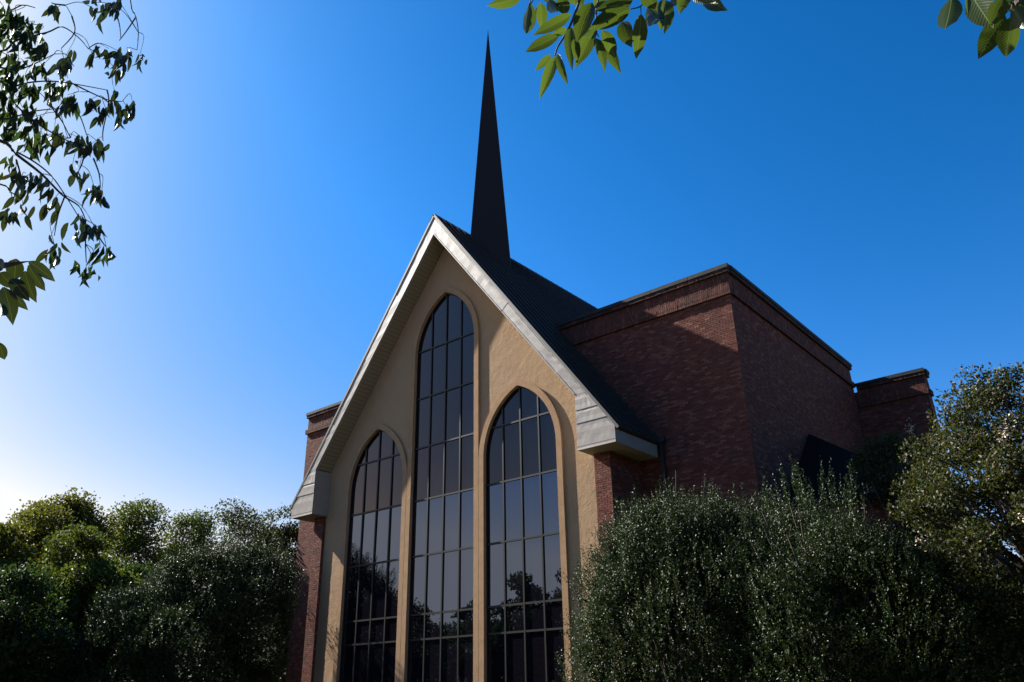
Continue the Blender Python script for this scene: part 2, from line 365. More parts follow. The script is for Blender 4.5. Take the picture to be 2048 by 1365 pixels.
# fascia boards of the rake (sheet metal lengths, one slightly proud of the next) and the boxed eave returns
def rake(s):
    cuts = [0., 1.79, 3.55, 5.35, 6.54]
    so = SL; si = (ZI-KZ)/IX
    for i in range(4):
        a, b_ = cuts[i], cuts[i+1]; y = -D-(.006 if i % 2 else 0)
        # outer edge cut square to the slope
        sh = .36
        oa, ob = (a+(sh if i else 0), b_+(sh if i < 3 else 0))
        if i == 3: ob = (ZO-.03-KZ)/SL
        P = [(s*a, ZI-si*a), (s*b_, ZI-si*b_), (s*ob, ZO-so*ob-.03), (s*oa, ZO-so*oa-.03)]
        nseg = 10; mb = MB()
        pr = lambda u, v: [(1-v)*((1-u)*P[0][k]+u*P[1][k])+v*((1-u)*P[3][k]+u*P[2][k]) for k in (0, 1)]
        R_ = random.Random(i*7+s); dz = [[R_.gauss(0, .0022) if 0 < u < nseg else 0 for v in range(4)] for u in range(nseg+1)]
        base = len(mb.v)
        for u in range(nseg+1):
            for v in range(4):
                x, z = pr(u/nseg, v/3); mb.v.append((x, y+dz[u][v], z))
        for u in range(nseg):
            for v in range(3): mb.f.append((base+u*4+v, base+(u+1)*4+v, base+(u+1)*4+v+1, base+u*4+v+1))
        # lower lip turned under the soffit
        x0, z0_ = P[0]; x1, z1_ = P[1]
        mb.poly(((x0, y, z0_), (x0, y+.10, z0_), (x1, y+.10, z1_), (x1, y, z1_)))
        mb.poly(((x0, y-.012, z0_-.004), (x1, y-.012, z1_-.004), (x1, y-.012, z1_+.055), (x0, y-.012, z0_+.055)))
        mb.poly(((x0, y-.012, z0_-.004), (x0, y+.02, z0_-.004), (x1, y+.02, z1_-.004), (x1, y-.012, z1_-.004)))
        mb.link('fascia_panel', M_fascia, church)
    # eave return, built of horizontal sheet metal laps
    zs_ = [EZ0+.0, EZ0+.11, 8.93, 9.23, 9.55, 9.66, 10.0, 10.18]
    for i in range(len(zs_)-1):
        a, b_ = zs_[i], zs_[i+1]; y = -D-(.012 if i == 0 else .003+.007*(i % 2))
        xo = lambda z: min(EX, (ZO-.03-z)/SL)
        nseg = 8; mb = MB(); R_ = random.Random(i*13+s)
        for u in range(nseg+1):
            for v in range(3):
                z = a+(b_-a)*v/2; x = IX+(xo(z)-IX)*u/nseg
                mb.v.append((s*x, y+(R_.gauss(0, .0018) if v == 1 and i else 0)-(.006 if v == 0 else 0), z))
        for u in range(nseg):
            for v in range(2): mb.f.append((u*3+v, (u+1)*3+v, (u+1)*3+v+1, u*3+v+1))
        mb.poly(((s*IX, y-.006, a), (s*IX, -D+.02, a), (s*xo(a), -D+.02, a), (s*xo(a), y-.006, a)))
        mb.link('return_panel', M_fascia, church)
    e = empty_part('eave_box', church)
    yb = 1.63
    MB().poly(((s*EX, -D, EZ0), (s*EX, yb, EZ0), (s*EX, yb, EZ1), (s*EX, -D, EZ1))).link('side_board', M_fascia, e)
    MB().poly(((s*IX, -D, EZ0), (s*IX, .03, EZ0), (s*IX, .03, KZ), (s*IX, -D, KZ))).link('side_board', M_fascia, e)
    MB().poly(((s*IX, -D, EZ0+.003), (s*EX, -D, EZ0+.003), (s*EX, yb, EZ0+.003), (s*IX, yb, EZ0+.003))).link('soffit_board', M_soffit, e)
    MB().poly(((s*IX, yb, EZ0), (s*EX, yb, EZ0), (s*EX, yb, EZ1), (s*IX, yb, EZ1))).link('end_board', M_fascia, e)
    # ribbed soffit under the rake
    n = 62; mb = MB()
    for i in range(n):
        t0, t1 = i/n, (i+.93)/n
        for q0, q1, up in ((t0, t1, 0), (t1, (i+1)/n, .014)):
            mb.poly(((s*IX*q0, -D+.02, ZI-si*IX*q0+.02+up), (s*IX*q1, -D+.02, ZI-si*IX*q1+.02+up), (s*IX*q1, .0, ZI-si*IX*q1+.02+up), (s*IX*q0, .0, ZI-si*IX*q0+.02+up)))
        q = t1; mb.poly(((s*IX*q, -D+.02, ZI-si*IX*q+.02), (s*IX*q, 0, ZI-si*IX*q+.02), (s*IX*q, 0, ZI-si*IX*q+.034), (s*IX*q, -D+.02, ZI-si*IX*q+.034)))
    mb.link('soffit', M_soffit, church, kind='stuff')
def empty_part(name, parent):
    o = bpy.data.objects.new(name, None); COL.objects.link(o); o.parent = parent; return o
rake(1); rake(-1)

# nave roof: two slopes with ribs, drip edge and ridge cap
YR = 24.
def roof_slope(s):
    nx, nz = SL/math.hypot(SL, 1), 1/math.hypot(SL, 1)
    up = EX+.10
    A = lambda x, y, h=0: (s*(x+nx*h), y, ZO-SL*x+nz*h)
    r = empty_part('roof_slope', church)
    mb = MB(); mb.poly((A(0, -D-.010), A(up, -D-.010), A(up, YR), A(0, YR))); mb.poly((A(0, -D-.010, -.10), A(up, -D-.010, -.10), A(up, YR, -.10), A(0, YR, -.10)))
    mb.poly((A(up, -D-.010), A(up, YR), A(up, YR, -.10), A(up, -D-.010, -.10)))
    mb.link('roof_sheet', M_roof, r)
    mb = MB(); y = -D+.18
    while y < YR-.1:
        P = [A(0.05, y, 0), A(up, y, 0), A(up, y, .075), A(.05, y, .075)]
        mb.prism(P, (0, .055, 0)); y += .40
    mb.link('standing_seam', M_roof, r, kind='stuff')
    mb = MB(); mb.prism([A(0, -D-.022, -.06), A(up+.03, -D-.022, -.06), A(up+.03, -D-.022, .03), A(0, -D-.022, .03)], (0, .07, 0))
    mb.link('drip_edge', M_drip, r)
    mb = MB(); mb.poly((A(-.0, -D-.026, .05), A(.22, -D-.026, .045), A(.22, YR, .045), A(0, YR, .05))); mb.poly((A(.22, -D-.026, .045), A(.22, YR, .045), A(.22, YR, 0), A(.22, -D-.026, 0)))
    mb.link('ridge_cap', M_roof, r)
roof_slope(1); roof_slope(-1)

# spire: slender four-sided needle standing diagonally on the ridge
SY, SR, SZ = 2.642, 1.21, 32.32
zr = lambda x: ZO-SL*abs(x)
B = [(0, SY-SR, ZO-.1), (SR, SY, zr(SR)-.1), (0, SY+SR, ZO-.1), (-SR, SY, zr(SR)-.1)]
ap = Vector((0, SY, SZ))
# the needle's faces start as a pyramid on the ridge plane, corners run down to the slopes
k = (SZ-ZO)/(SZ-zr(SR)); r1 = SR*k
sp = empty_part('spire', church)
for i in range(4):
    a, b_ = B[i], B[(i+1) % 4]
    mb = MB(); mb.poly((a, b_, ap)); mb.link('spire_face', M_spire, sp)
for i in range(4):
    a = Vector(B[i]); d_ = (ap-a).normalized()
    o_ = Vector((a.x, a.y-SY, 0)).normalized()*.012
    MB().tube((a+o_, a+(ap-a)*.5+o_, ap), .018, .010, 5).link('corner_bead', M_drip, sp)
# base flashing
mb = MB()
for i in range(4):
    a, b_ = Vector(B[i]), Vector(B[(i+1) % 4]); f1 = .07
    c1, c2 = a.lerp(ap, .045), b_.lerp(ap, .045); o_ = ((a+b_)/2-Vector((0, SY, (a.z+b_.z)/2))).normalized()*.02
    mb.poly((a+o_, b_+o_, c2+o_*.8, c1+o_*.8))
mb.link('base_flashing', M_spire, sp)
MB().tube(((0, SY, SZ-.05), (0, SY, SZ+.12)), .012, .004, 5).link('finial', M_drip, sp)

# ------------------------------------------------------------------ brickwork
BL, BH, JT = .200, .0705, .011
def bricks(O, u, nrm, wid, z0, z1, keep=None, L=BL, Hh=BH, dep=.045, proud=0, seed=0, bond=True, jit=.0018, tilt=.008, off=0):
    """real bricks, one box each, laid on the wall plane through O along u"""
    R_ = np.random.default_rng(seed); u = np.array(u, float); nrm = np.array(nrm, float); O = np.array(O, float)
    C = []
    nr = int((z1-z0)/Hh+.5)
    for r in range(nr):
        z = z0+(r+.5)*Hh; sh = (L/2 if (r % 2 and bond) else 0)+off
        x = np.arange(-sh+L/2, wid+L/2-1e-6, L)
        lo_ = np.clip(x-L/2, 0, wid); hi = np.clip(x+L/2, 0, wid); ok = hi-lo_ > .03
        C.append(np.stack([(lo_[ok]+hi[ok])/2, np.full(ok.sum(), z), (hi[ok]-lo_[ok])/2-JT/2], 1))
    C = np.concatenate(C)
    if keep is not None: C = C[[bool(keep(a, b_)) for a, b_ in C[:, :2]]]
    n = len(C)
    if n == 0: return None
    hw = C[:, 2]; hh = Hh/2-JT/2+R_.normal(0, .0008, n)
    front = proud+R_.normal(0, jit, n); ta = R_.normal(0, tilt, n); tb = R_.normal(0, tilt*1.2, n)
    V = np.zeros((n, 8, 3)); zz = np.array([0, 0, 1.])
    for i, (a, b_, d_) in enumerate(((-1,-1,0),(1,-1,0),(1,1,0),(-1,1,0),(-1,-1,1),(1,-1,1),(1,1,1),(-1,1,1))):
        du = a*hw; dz = b_*hh
        dn = front+ta*du+tb*dz if d_ else np.full(n, proud-dep)
        du = du-(a*.0015 if d_ else 0)
        V[:, i] = O+(C[:, 0]+du)[:, None]*u+(C[:, 1]+dz-O[2]*0)[:, None]*zz*1+dn[:, None]*nrm
    q = np.array([(4,5,6,7),(0,1,5,4),(1,2,6,5),(2,3,7,6),(3,0,4,7)])
    if np.dot(np.cross(u, zz), nrm) < 0: q = q[:, ::-1]
    Q = (np.arange(n)[:, None, None]*8+q[None]).reshape(-1, 4)
    return V.reshape(-1, 3), Q
def lay(name, parent, m, *a, **k):
    r = bricks(*a, **k)
    if r is None: return None
    return npmesh(name, r[0], r[1], 4, m, parent, kind='stuff')

# pilasters flanking the stucco, single bricks on their fronts
def pilaster(s):
    x0, x1 = 6.66, 7.26; yf = -.12
    mb = MB(); mb.box((min(s*x0, s*x1)+.005, yf+.005, 0), (max(s*x0, s*x1)-.005, YW-.01, EZ0-.005))
    p = mb.link('pilaster', M_mortar, church)
    a = min(s*x0, s*x1)
    zt = EZ0-.002; rows = int((zt-4.3)/BH); zb = zt-rows*BH
    # visible height: a brick object each (shared meshes)
    cells = []
    for r in range(rows):
        z = zb+(r+.5)*BH
        xs = [0, .2, .4, .6] if r % 2 else [0, .1, .3, .5, .6]
        for i in range(len(xs)-1): cells.append((a+(xs[i]+xs[i+1])/2, z, xs[i+1]-xs[i]))
    cells.sort(key=lambda c: -c[1])
    meshes = {}
    for j, (x, z, w_) in enumerate(cells):
        if j < (150 if s > 0 else 100):
            key = (round(w_, 2), random.randrange(5))
            if key not in meshes:
                v, q = bricks((0, 0, 0), (1,0,0), (0,-1,0), w_, -BH/2, BH/2, L=w_, bond=False, seed=random.randrange(999), jit=.0015, tilt=.01)
                v[:, 0] -= w_/2
                me = bpy.data.meshes.new('brick'); me.from_pydata([tuple(t_) for t_ in v], [], [tuple(int(i) for i in t_) for t_ in q]); me.update()
                me.materials.append(M_brickobj); meshes[key] = me
            o = link('brick', meshes[key], None, p); o.location = (x, yf+random.gauss(0, .0012), z); o.rotation_euler = (random.gauss(0, .006), 0, random.gauss(0, .006))
    done = cells[:(150 if s > 0 else 100)]; zmin = min(c[1] for c in done)
    kz = zb+BH*math.floor((zmin-zb)/BH)
    lay('lower_brickwork', p, M_brick, (a, yf, 0), (1,0,0), (0,-1,0), .6, kz-BH*int(kz/BH), kz, seed=5+s, off=(.0))
    # returns
    xr = s*x1
    if s > 0: lay('side_brickwork', p, M_brick, (xr, yf, 0), (0,1,0), (1,0,0), YW-yf, zt-BH*115, zt, seed=9)
    else:
        lay('side_brickwork', p, M_brick, (s*x0, yf, 0), (0,1,0), (1,0,0), .12, zt-BH*115, zt, seed=10)
m2, t, b = mat('single_red_brick', rough=.85, spec=.25)
oi = node(t, 'ShaderNodeObjectInfo'); t.links.new(ramp(t, oi.outputs['Random'], BR), b.inputs['Base Color']); n = noise(t, 60, 4); bump(t, b, n.outputs[0], .5, .006)
M_brickobj = m2
pilaster(1); pilaster(-1)

Z_C0, Z_C1 = 14.01, 14.15      # soldier course under the coping; frieze 13.43..14.01; band 13.2..13.43
def cornice(par, O, u, nrm, wid, zt=ZP, e0=.09, e1=.09, seed=0, keep=None):
    """coping stones, soldier courses and projecting band along the top of a brick wall"""
    O = Vector(O); u = Vector(u); nrm = Vector(nrm); dz = zt-ZP
    def slab(a, b_, z0, z1, pr, name, m):
        P = O+u*a; Q = O+u*b_
        pts = [P+nrm*pr, Q+nrm*pr, Q-nrm*.28, P-nrm*.28]
        MB().prism([(p.x, p.y, z0) for p in pts], (0, 0, z1-z0)).link(name, m, par)
    n = max(1, round((wid+e0+e1)/1.5)); st = (wid+e0+e1)/n
    for i in range(n):
        a = -e0+i*st+.006; b_ = -e0+(i+1)*st-.006
        slab(a, b_, zt-.13+random.uniform(-.003, .003), zt+random.uniform(-.004, .004), .115, 'coping_stone', M_cope)
    lay('soldier_course', par, M_sold, O-u*(e0-.02)+Vector((0,0,0)), u, nrm, wid+e0+e1-.04, zt-.135-.14, zt-.135, L=.0705, Hh=.138, bond=False, proud=.088, dep=.1, seed=seed, jit=.003, tilt=.015)
    slab(-e0+.03, wid+e1-.03, zt-.27, zt-.132, .078, 'cornice_backing', M_mortar)
    lay('frieze_brickwork', par, M_frieze, O, u, nrm, wid, 13.43+dz, 14.01+dz, L=.0705, Hh=.193, bond=False, seed=seed+1, jit=.002, tilt=.012)
    lay('band_brickwork', par, M_frieze, O-u*(e0-.02), u, nrm, wid+e0+e1-.04, 13.205+dz, 13.43+dz, L=.0705, Hh=.1125, bond=False, proud=.088, dep=.1, seed=seed+2, jit=.003, tilt=.015)
    slab(-e0+.03, wid+e1-.03, 13.21+dz, 13.425+dz, .078, 'band_backing', M_mortar)
def wing(s):
    w_ = MB(); x0, x1 = (2.5, WX) if s > 0 else (-WX, -2.5)
    w_.box((x0+.005, YW+.005, 0), (x1-.005, 13.4, 13.9)); w_ = w_.link('wing_wall', M_mortar, church)
    xa = 3.9 if s > 0 else -WX
    keep = lambda a, z: z > ZO-SL*abs(xa+a)-.35 or abs(xa+a) > 7.2 or z < 8
    lay('brickwork', w_, M_brick, (xa, YW, 0), (1,0,0), (0,-1,0), WX-3.9, 13.205-BH*180, 13.205, seed=21+s, keep=lambda a, z: keep(a, z) and (abs(xa+a) > 7.2 or z > 9))
    cornice(w_, (xa, YW, 0), (1,0,0), (0,-1,0), WX-3.9, seed=31+s, e0=(.0 if s > 0 else .09), e1=(.09 if s > 0 else 0))
    if s > 0:
        lay('side_brickwork', w_, M_brick, (WX, YW, 0), (0,1,0), (1,0,0), 13.4-YW, 13.205-BH*180, 13.205, seed=41)
        cornice(w_, (WX, YW, 0), (0,1,0), (1,0,0), 13.35-YW, seed=45, e0=-.10, e1=.09)
    else: cornice(w_, (-WX, 13.4, 0), (0,-1,0), (-1,0,0), 13.4-YW, seed=47, e0=.09, e1=-.10)
    # parapet behind: flat roof
    MB().box((x0+.3, YW+.3, 13.9), (x1-.3, 13.1, 13.95)).link('flat_roof', M_dark, w_)
wing(1); wing(-1)
# taller hall behind, seen past the wing's far end
rw = MB().box((-13.74, 13.403, 0), (13.74, 13.95, 13.0)).box((-10.9, 13.96, 0), (10.9, 30, 12.6)).link('rear_wall', M_mortar, church)
lay('brickwork', rw, M_brick, (11.02, 13.4, 0), (1,0,0), (0,-1,0), 2.73, 12.275-BH*150, 12.275, seed=51)
cornice(rw, (11.1, 13.4, 0), (1,0,0), (0,-1,0), 2.65, zt=13.35, seed=53, e0=0, e1=.06)
cornice(rw, (13.75, 13.4, 0), (0,1,0), (1,0,0), .55, zt=13.35, seed=57, e0=-.1, e1=.02)
lay('side_brickwork', rw, M_brick, (13.75, 13.4, 0), (0,1,0), (1,0,0), .55, 12.275-BH*150, 12.275, seed=59)
# side entry with dark hipped roof
an = MB().box((11.0, 3.7, 0), (14.9, 13.39, 6.55)).link('side_entry', M_mortar, church)
lay('brickwork', an, M_brick, (11.02, 3.69, 0), (1,0,0), (0,-1,0), 3.88, 6.25-BH*80, 6.25, seed=61)
lay('soldier_course', an, M_frieze, (11.02, 3.69, 0), (1,0,0), (0,-1,0), 3.92, 6.25, 6.53, L=.0705, Hh=.28, bond=False, proud=.03, dep=.08, seed=62)
lay('side_brickwork', an, M_brick, (14.9, 3.69, 0), (0,1,0), (1,0,0), 9.7, 6.5-BH*85, 6.5, seed=63)
mb = MB(); mb.poly(((11.003, 3.5, 6.56), (14.9+.25, 3.5, 6.56), (11.003, 6.82, 9.70))); mb.poly(((14.9+.25, 3.5, 6.56), (14.9+.25, 13.39, 6.56), (11.003, 13.39, 9.70), (11.003, 6.82, 9.70)))
mb.poly(((11.003, 3.5, 6.555), (15.15, 3.5, 6.555), (15.15, 13.39, 6.555), (11.003, 13.39, 6.555)))
mb.link('hipped_roof', M_hip, an)
# downspout and gutter corner beside the eave return
ds = MB().box((8.02, 1.63, 0), (8.12, 1.73, 8.85)).link('downspout', M_dark, church)
MB().box((7.95, 1.60, 8.86), (8.2, 1.76, 9.0)).link('leader_head', M_dark, ds)

# low brick outbuilding far right behind the crape myrtle
ob = empty('outbuilding', (17, 19, 0), 'low brick outbuilding half hidden behind the crape myrtle at far right', 'building')
MB().box((13.95, 18, 0), (24, 24, 5.1)).link('wall', M_mortar, ob)
lay('brickwork', ob, M_brick, (13.95, 17.99, 0), (1,0,0), (0,-1,0), 10, 2.0, 5.1, seed=71)
MB().prism([(13.6, 17.6, 5.11), (24.3, 17.6, 5.11), (24.3, 21, 6.6), (13.6, 21, 6.6)], (0, 0, .06)).link('roof', M_pipe, ob)

# ------------------------------------------------------------------ foliage
def leaves(P, N, size, R_, aspect=.5, fold=.35):
    """one folded two-triangle leaf per point; N = leaf direction (base to tip)"""
    n = len(P); N = N/np.linalg.norm(N, axis=1, keepdims=True)
    s = size*(R_.uniform(.65, 1.25, n))[:, None]
    r = R_.normal(size=(n, 3)); a = np.cross(N, r); a /= np.linalg.norm(a, axis=1, keepdims=True)+1e-9
    b_ = np.cross(N, a)
    V = np.empty((n, 4, 3), np.float32)
    mid = P+N*s*.45
    V[:, 0] = P; V[:, 2] = P+N*s-b_*s*.12
    V[:, 1] = mid+a*s*aspect*.5+b_*s*fold*.3; V[:, 3] = mid-a*s*aspect*.5+b_*s*fold*.3
    i = np.arange(n)[:, None]*4
    Q = np.concatenate([i+[0,1,2], i+[0,2,3]], 1).reshape(-1, 3)
    return V.reshape(-1, 3), Q
def vnoise(P, f, seed):
    R_ = np.random.default_rng(seed); o = np.zeros(len(P))
    for k in range(5):
        w = R_.normal(size=3)*f*(1.35**k); o += np.sin(P@w+R_.uniform(0, 6.28))/(1.25**k)
    return o/2.6
def unit(R_, n):
    v = R_.normal(size=(n, 3)); return v/np.linalg.norm(v, axis=1, keepdims=True)
def blobs(C, R, n, R_, seed, rough=.16, inner=.0):
    """points spread over the skin of a union of ellipsoids"""
    C = np.array(C, float); R = np.array(R, float)
    w = (R[:, 0]*R[:, 2]); w /= w.sum(); out = []; nor = []
    idx = R_.choice(len(C), n*2, p=w); U = unit(R_, n*2)
    rad = 1-np.abs(R_.normal(0, .10, n*2))
    P = C[idx]+U*R[idx]*rad[:, None]
    P = C[idx]+(P-C[idx])*(1+rough*vnoise(P, 1.5, seed)[:, None]+rough*.45*vnoise(P, 4.2, seed+5)[:, None])
    deep = np.zeros(len(P), bool)
    for c, r in zip(C, R):
        deep |= (np.linalg.norm((P-c)/r, axis=1) < .72)
    ok = ~deep & (P[:, 2] > .15)
    P, U = P[ok][:n], U[ok][:n]; return P, U
def skel(mb, base, tops, r0, R_):
    base = Vector(base)
    for t_ in tops:
        t_ = Vector(t_); f_ = Vector((base.x+(t_.x-base.x)*.12, base.y+(t_.y-base.y)*.12, base.z+(t_.z-base.z)*.42))
        m_ = f_.lerp(t_, .5)+Vector((R_.normal(0, .25), R_.normal(0, .25), .3))
        mb.tube((f_, m_, t_), r0*.42, r0*.08, 5)
def holly(px_label, C, R, nsp, leaf, seed, shoot=.34, per=11, m=M_holly, name='holly_bush', cat='bush', extra=None, clip_=None):
    R_ = np.random.default_rng(seed); c0 = C[0]
    root = empty(name, (c0[0], c0[1], 0), px_label, cat)
    P, U = blobs(C, R, nsp, R_, seed, rough=.27)
    if clip_ is not None: k_ = clip_(P); P, U = P[k_], U[k_]
    if extra is not None: P = np.concatenate([P, extra[0]]); U = np.concatenate([U, extra[1]])
    n = len(P); d = U*.8+np.array([0, 0, 1.05])+R_.normal(0, .3, (n, 3)); d /= np.linalg.norm(d, axis=1, keepdims=True)
    L = shoot*R_.uniform(.4, 1.35, n)
    tt = (np.arange(per)+.5)/per
    LP = (P[:, None]+d[:, None]*(L[:, None]*tt)[..., None]-(d*.5*L[:, None])[:, None]).reshape(-1, 3)
    LP += R_.normal(0, .012, LP.shape)
    LD = np.repeat(d, per, 0)*.75+unit(R_, n*per)*1.0
    V, Q = leaves(LP, LD, leaf, R_)
    npmesh('foliage', V, Q, 3, m, root)
    # inner leafage, its shade put into a darker leaf colour, and stems
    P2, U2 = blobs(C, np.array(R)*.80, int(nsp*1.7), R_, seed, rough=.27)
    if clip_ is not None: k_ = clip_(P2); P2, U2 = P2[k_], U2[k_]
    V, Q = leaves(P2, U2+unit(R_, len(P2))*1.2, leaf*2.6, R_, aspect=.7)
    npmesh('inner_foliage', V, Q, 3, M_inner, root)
    mb = MB()
    for i in range(16):
        c = C[i % len(C)]; r = R[i % len(C)]; u_ = unit(R_, 1)[0]; u_[2] = abs(u_[2])+.5
        tip = Vector(c)+Vector(u_*np.array(r)*.85)
        b0 = Vector((c0[0]+R_.normal(0, .15), c0[1]+R_.normal(0, .15), 0))
        mb.tube((b0, b0.lerp(tip, .4)+Vector((0, 0, .4)), tip), .05, .012, 5)
    mb.link('stems', M_bark, root)
    return root
def shoots(C, R, n, hgt, R_, seed):
    """extra leaf carriers: upright shoots that break the outline"""
    C = np.array(C, float); P0 = []; U0 = []
    for i in range(n):
        j = R_.integers(len(C)); u_ = unit(R_, 1)[0]; u_[2] = abs(u_[2])*.9+.5; u_ /= np.linalg.norm(u_)
        b0 = C[j]+u_*np.array(R[j])*1.0; h_ = hgt*R_.uniform(.4, 1.2); d = u_*.5+np.array([0,0,1.]); d /= np.linalg.norm(d)
        for q in np.arange(0, h_, .09): P0.append(b0+d*q+R_.normal(0, .02, 3)); U0.append(d)
    return np.array(P0), np.array(U0)

Rr = np.random.default_rng(3)
hC = [(-9.3, -3.7, 3.0), (-7.8, -2.3, 4.4), (-10.1, -4.7, 3.4), (-8.9, -3.3, 5.2), (-10.8, -5.7, 2.0)]
hR = [(3.0, 3.0, 3.2), (1.9, 1.7, 2.7), (2.3, 2.2, 2.6), (2.0, 2.0, 2.2), (1.9, 1.9, 2.2)]
holly('big dense glossy holly in front of the left brick wing and pilaster', hC, hR, 17000, .055, 11, extra=shoots(hC, hR, 60, .45, Rr, 1))
hC = [(10.6, -2.8, 2.6), (9.65, -2.9, 2.6), (11.5, -2.3, 3.0), (10.4, -2.5, 4.1), (9.65, -2.8, 3.6), (11.7, -2.2, 4.0)]
hR = [(2.6, 2.4, 2.7), (1.7, 1.8, 2.6), (2.0, 1.8, 2.7), (1.7, 1.6, 2.1), (1.4, 1.4, 1.9), (1.5, 1.4, 2.0)]
holly('big rounded glossy holly covering the foot of the right pilaster', hC, hR, 16000, .047, 12, extra=shoots(hC, hR, 90, .5, Rr, 2))
hC = [(14.1, -2.9, 2.2), (12.9, -2.8, 2.6), (15.3, -3.1, 2.3), (13.9, -2.9, 3.3)]
hR = [(2.1, 2.0, 2.5), (1.3, 1.4, 2.1), (1.7, 1.5, 2.2), (.95, .9, 1.85)]
holly('looser holly with tall open shoots below the dark hipped roof', hC, hR, 11500, .047, 13, extra=shoots([(13.9, -3.0, 4.1), (13.5, -3.0, 3.8), (14.5, -3.0, 3.8)], [(.8, .7, .8)]*3, 70, 1.25, Rr, 3))
holly('small bright shrub at the foot of the church windows', [(2.2, -1.3, .95)], [(.65, .45, .95)], 500, .05, 14, m=M_green, name='low_shrub', cat='shrub')

def tree(name, label, cat, x, y, C, R, n, leaf, m, seed, trunk=.22, group=None, fork=None, clumps=0, bark=None, fl=0, droop=.0, csz=1.):
    R_ = np.random.default_rng(seed); root = empty(name, (x, y, 0), label, cat, group)
    C = np.array(C, float); R = np.array(R, float)
    if R.ndim == 1: R = np.stack([R, R, R*.8], 1)
    if clumps:          # break every lobe into leafy clumps with gaps between
        U = unit(R_, clumps*4); j = R_.choice(len(C), clumps*4, p=(R[:, 0]*R[:, 2])/(R[:, 0]*R[:, 2]).sum())
        cc = C[j]+U*R[j]*R_.uniform(.62, 1.02, clumps*4)[:, None]
        ok = np.ones(len(cc), bool)
        for c, r in zip(C, R): ok &= np.linalg.norm((cc-c)/r, axis=1) > .5
        cc = cc[ok][:clumps]; k = R_.uniform(.26, .52, len(cc))*R[:, 0].mean()*csz
        w = k**2; w /= w.sum(); q = R_.choice(len(cc), n, p=w); g = R_.normal(size=(n, 3))
        g /= np.maximum(1, np.linalg.norm(g, axis=1, keepdims=True)/1.9)
        P = cc[q]+g*(k[q]*.48)[:, None]*np.array([1.15, 1.15, .72]); U = g/np.linalg.norm(g, axis=1, keepdims=True)
        P += U*(.10*k.mean())*vnoise(P, 3.0, seed)[:, None]
        far = R_.random(len(P)) < .22; P[far] += R_.normal(0, .14*k.mean(), (far.sum(), 3))+np.array([0, 0, .10*k.mean()])
        P = P[P[:, 2] > .15]; U = U[:len(P)]
    else: cc = C; P, U = blobs(C, R, n, R_, seed)
    D_ = U*.6+unit(R_, len(P))*.9+np.array([0, 0, .15-droop])
    V, Q = leaves(P, D_, leaf, R_, aspect=.62)
    npmesh('crown', V, Q, 3, m, root)
    top = C.mean(0); mb = MB()
    hz = top[2]*.55
    mb.tube(((x, y, 0), (x+(top[0]-x)*.2, y+(top[1]-y)*.2, hz*.5), (x+(top[0]-x)*.5, y+(top[1]-y)*.5, hz), tuple(top)), trunk, trunk*.3, 8)
    mb.link('trunk', bark or M_bark, root, smooth=True)
    mb = MB()
    for c in cc[:60]:
        b0 = Vector((x+(top[0]-x)*.5, y+(top[1]-y)*.5, hz*R_.uniform(.7, 1.3))); c = Vector(c)
        mb.tube((b0, b0.lerp(c, .5)+Vector((R_.normal(0, .2), R_.normal(0, .2), .2)), c), trunk*.28, .015, 4)
    mb.link('branches', bark or M_bark, root)
    if fl:
        for q in range(fl):
            du = unit(R_, 1)[0]; du[2] = abs(du[2])*.9+.1; du[1] = -abs(du[1]); tgt = cc[R_.integers(len(cc))]+du*k.mean()*1.1
            sel = np.argsort(((P-tgt)**2).sum(1))[:40]; c = P[sel[np.argmax(P[sel]@du)]]+du*.05; w_ = R_.uniform(.05, .10)
            PP = c+R_.normal(0, 1, (46, 3))*np.array([w_, w_, w_*1.3]); VV, QQ = leaves(PP, unit(R_, 46), .05, R_, aspect=1., fold=.8)
            npmesh('blossom', VV, QQ, 3, M_bloom, root)
    return root
def lobes(px, py, d, spread, n, R_, zsq=.8, r=(.8, 1.4)):
    c = np.array(at(px, py, d)); return [c+unit(R_, 1)[0]*np.array([spread, spread, spread*zsq])*R_.uniform(.3, 1) for _ in range(n)]
def sky_tree(name, label, cat, px, top, d, wpx, m, seed, n, leaf, group=None, clumps=70, narrow=1., bottom=None, cz=None, **kw):
    """tree whose crown top reaches the given sight line"""
    R_ = np.random.default_rng(seed); T = at(px, top, d); sc = d/F
    hw = wpx*sc*1.2; zt = T.z; zb = bottom if bottom is not None else max(zt*.12, .8)
    H_ = (zt-zb)
    C, R = [], []
    for i in range(11):
        f = i/10; z = zb+H_*(.12+.72*f); prof = math.sin(math.pi*min(1, .22+.66*f))**.8*narrow
        a = R_.uniform(0, 6.28); o = hw*.55*prof*R_.uniform(.2, 1)
        C.append((T.x+math.cos(a)*o, T.y+math.sin(a)*o, z)); r_ = hw*(.62*prof+.08)*R_.uniform(.8, 1.1); R.append((r_, r_, min(r_*.9, H_*.22)))
    C.append((T.x, T.y, zt-H_*.2)); R.append((hw*.5, hw*.5, H_*.18))
    return tree(name, label, cat, T.x, T.y, C, R, n, leaf, m, seed, group=group, clumps=clumps, **kw)
sky_tree('evergreen_shrub', 'dark shrub filling the bottom right corner under the crape myrtle', 'shrub', 2010, 1230, 19.2, 150, M_deep, 113, 30000, .07, clumps=110, csz=1.3, bottom=.1)
sky_tree('evergreen_shrub', 'dark shrub between the looser holly and the right corner', 'shrub', 1850, 1150, 20.5, 120, M_deep, 114, 26000, .07, clumps=100, csz=1.3, bottom=.1)
sky_tree('leafy_tree', 'dark tree low behind the sunlit crape myrtle at the right edge', 'tree', 2070, 1040, 34, 110, M_deep, 115, 22000, .14, clumps=90, csz=1.4, bottom=.5)
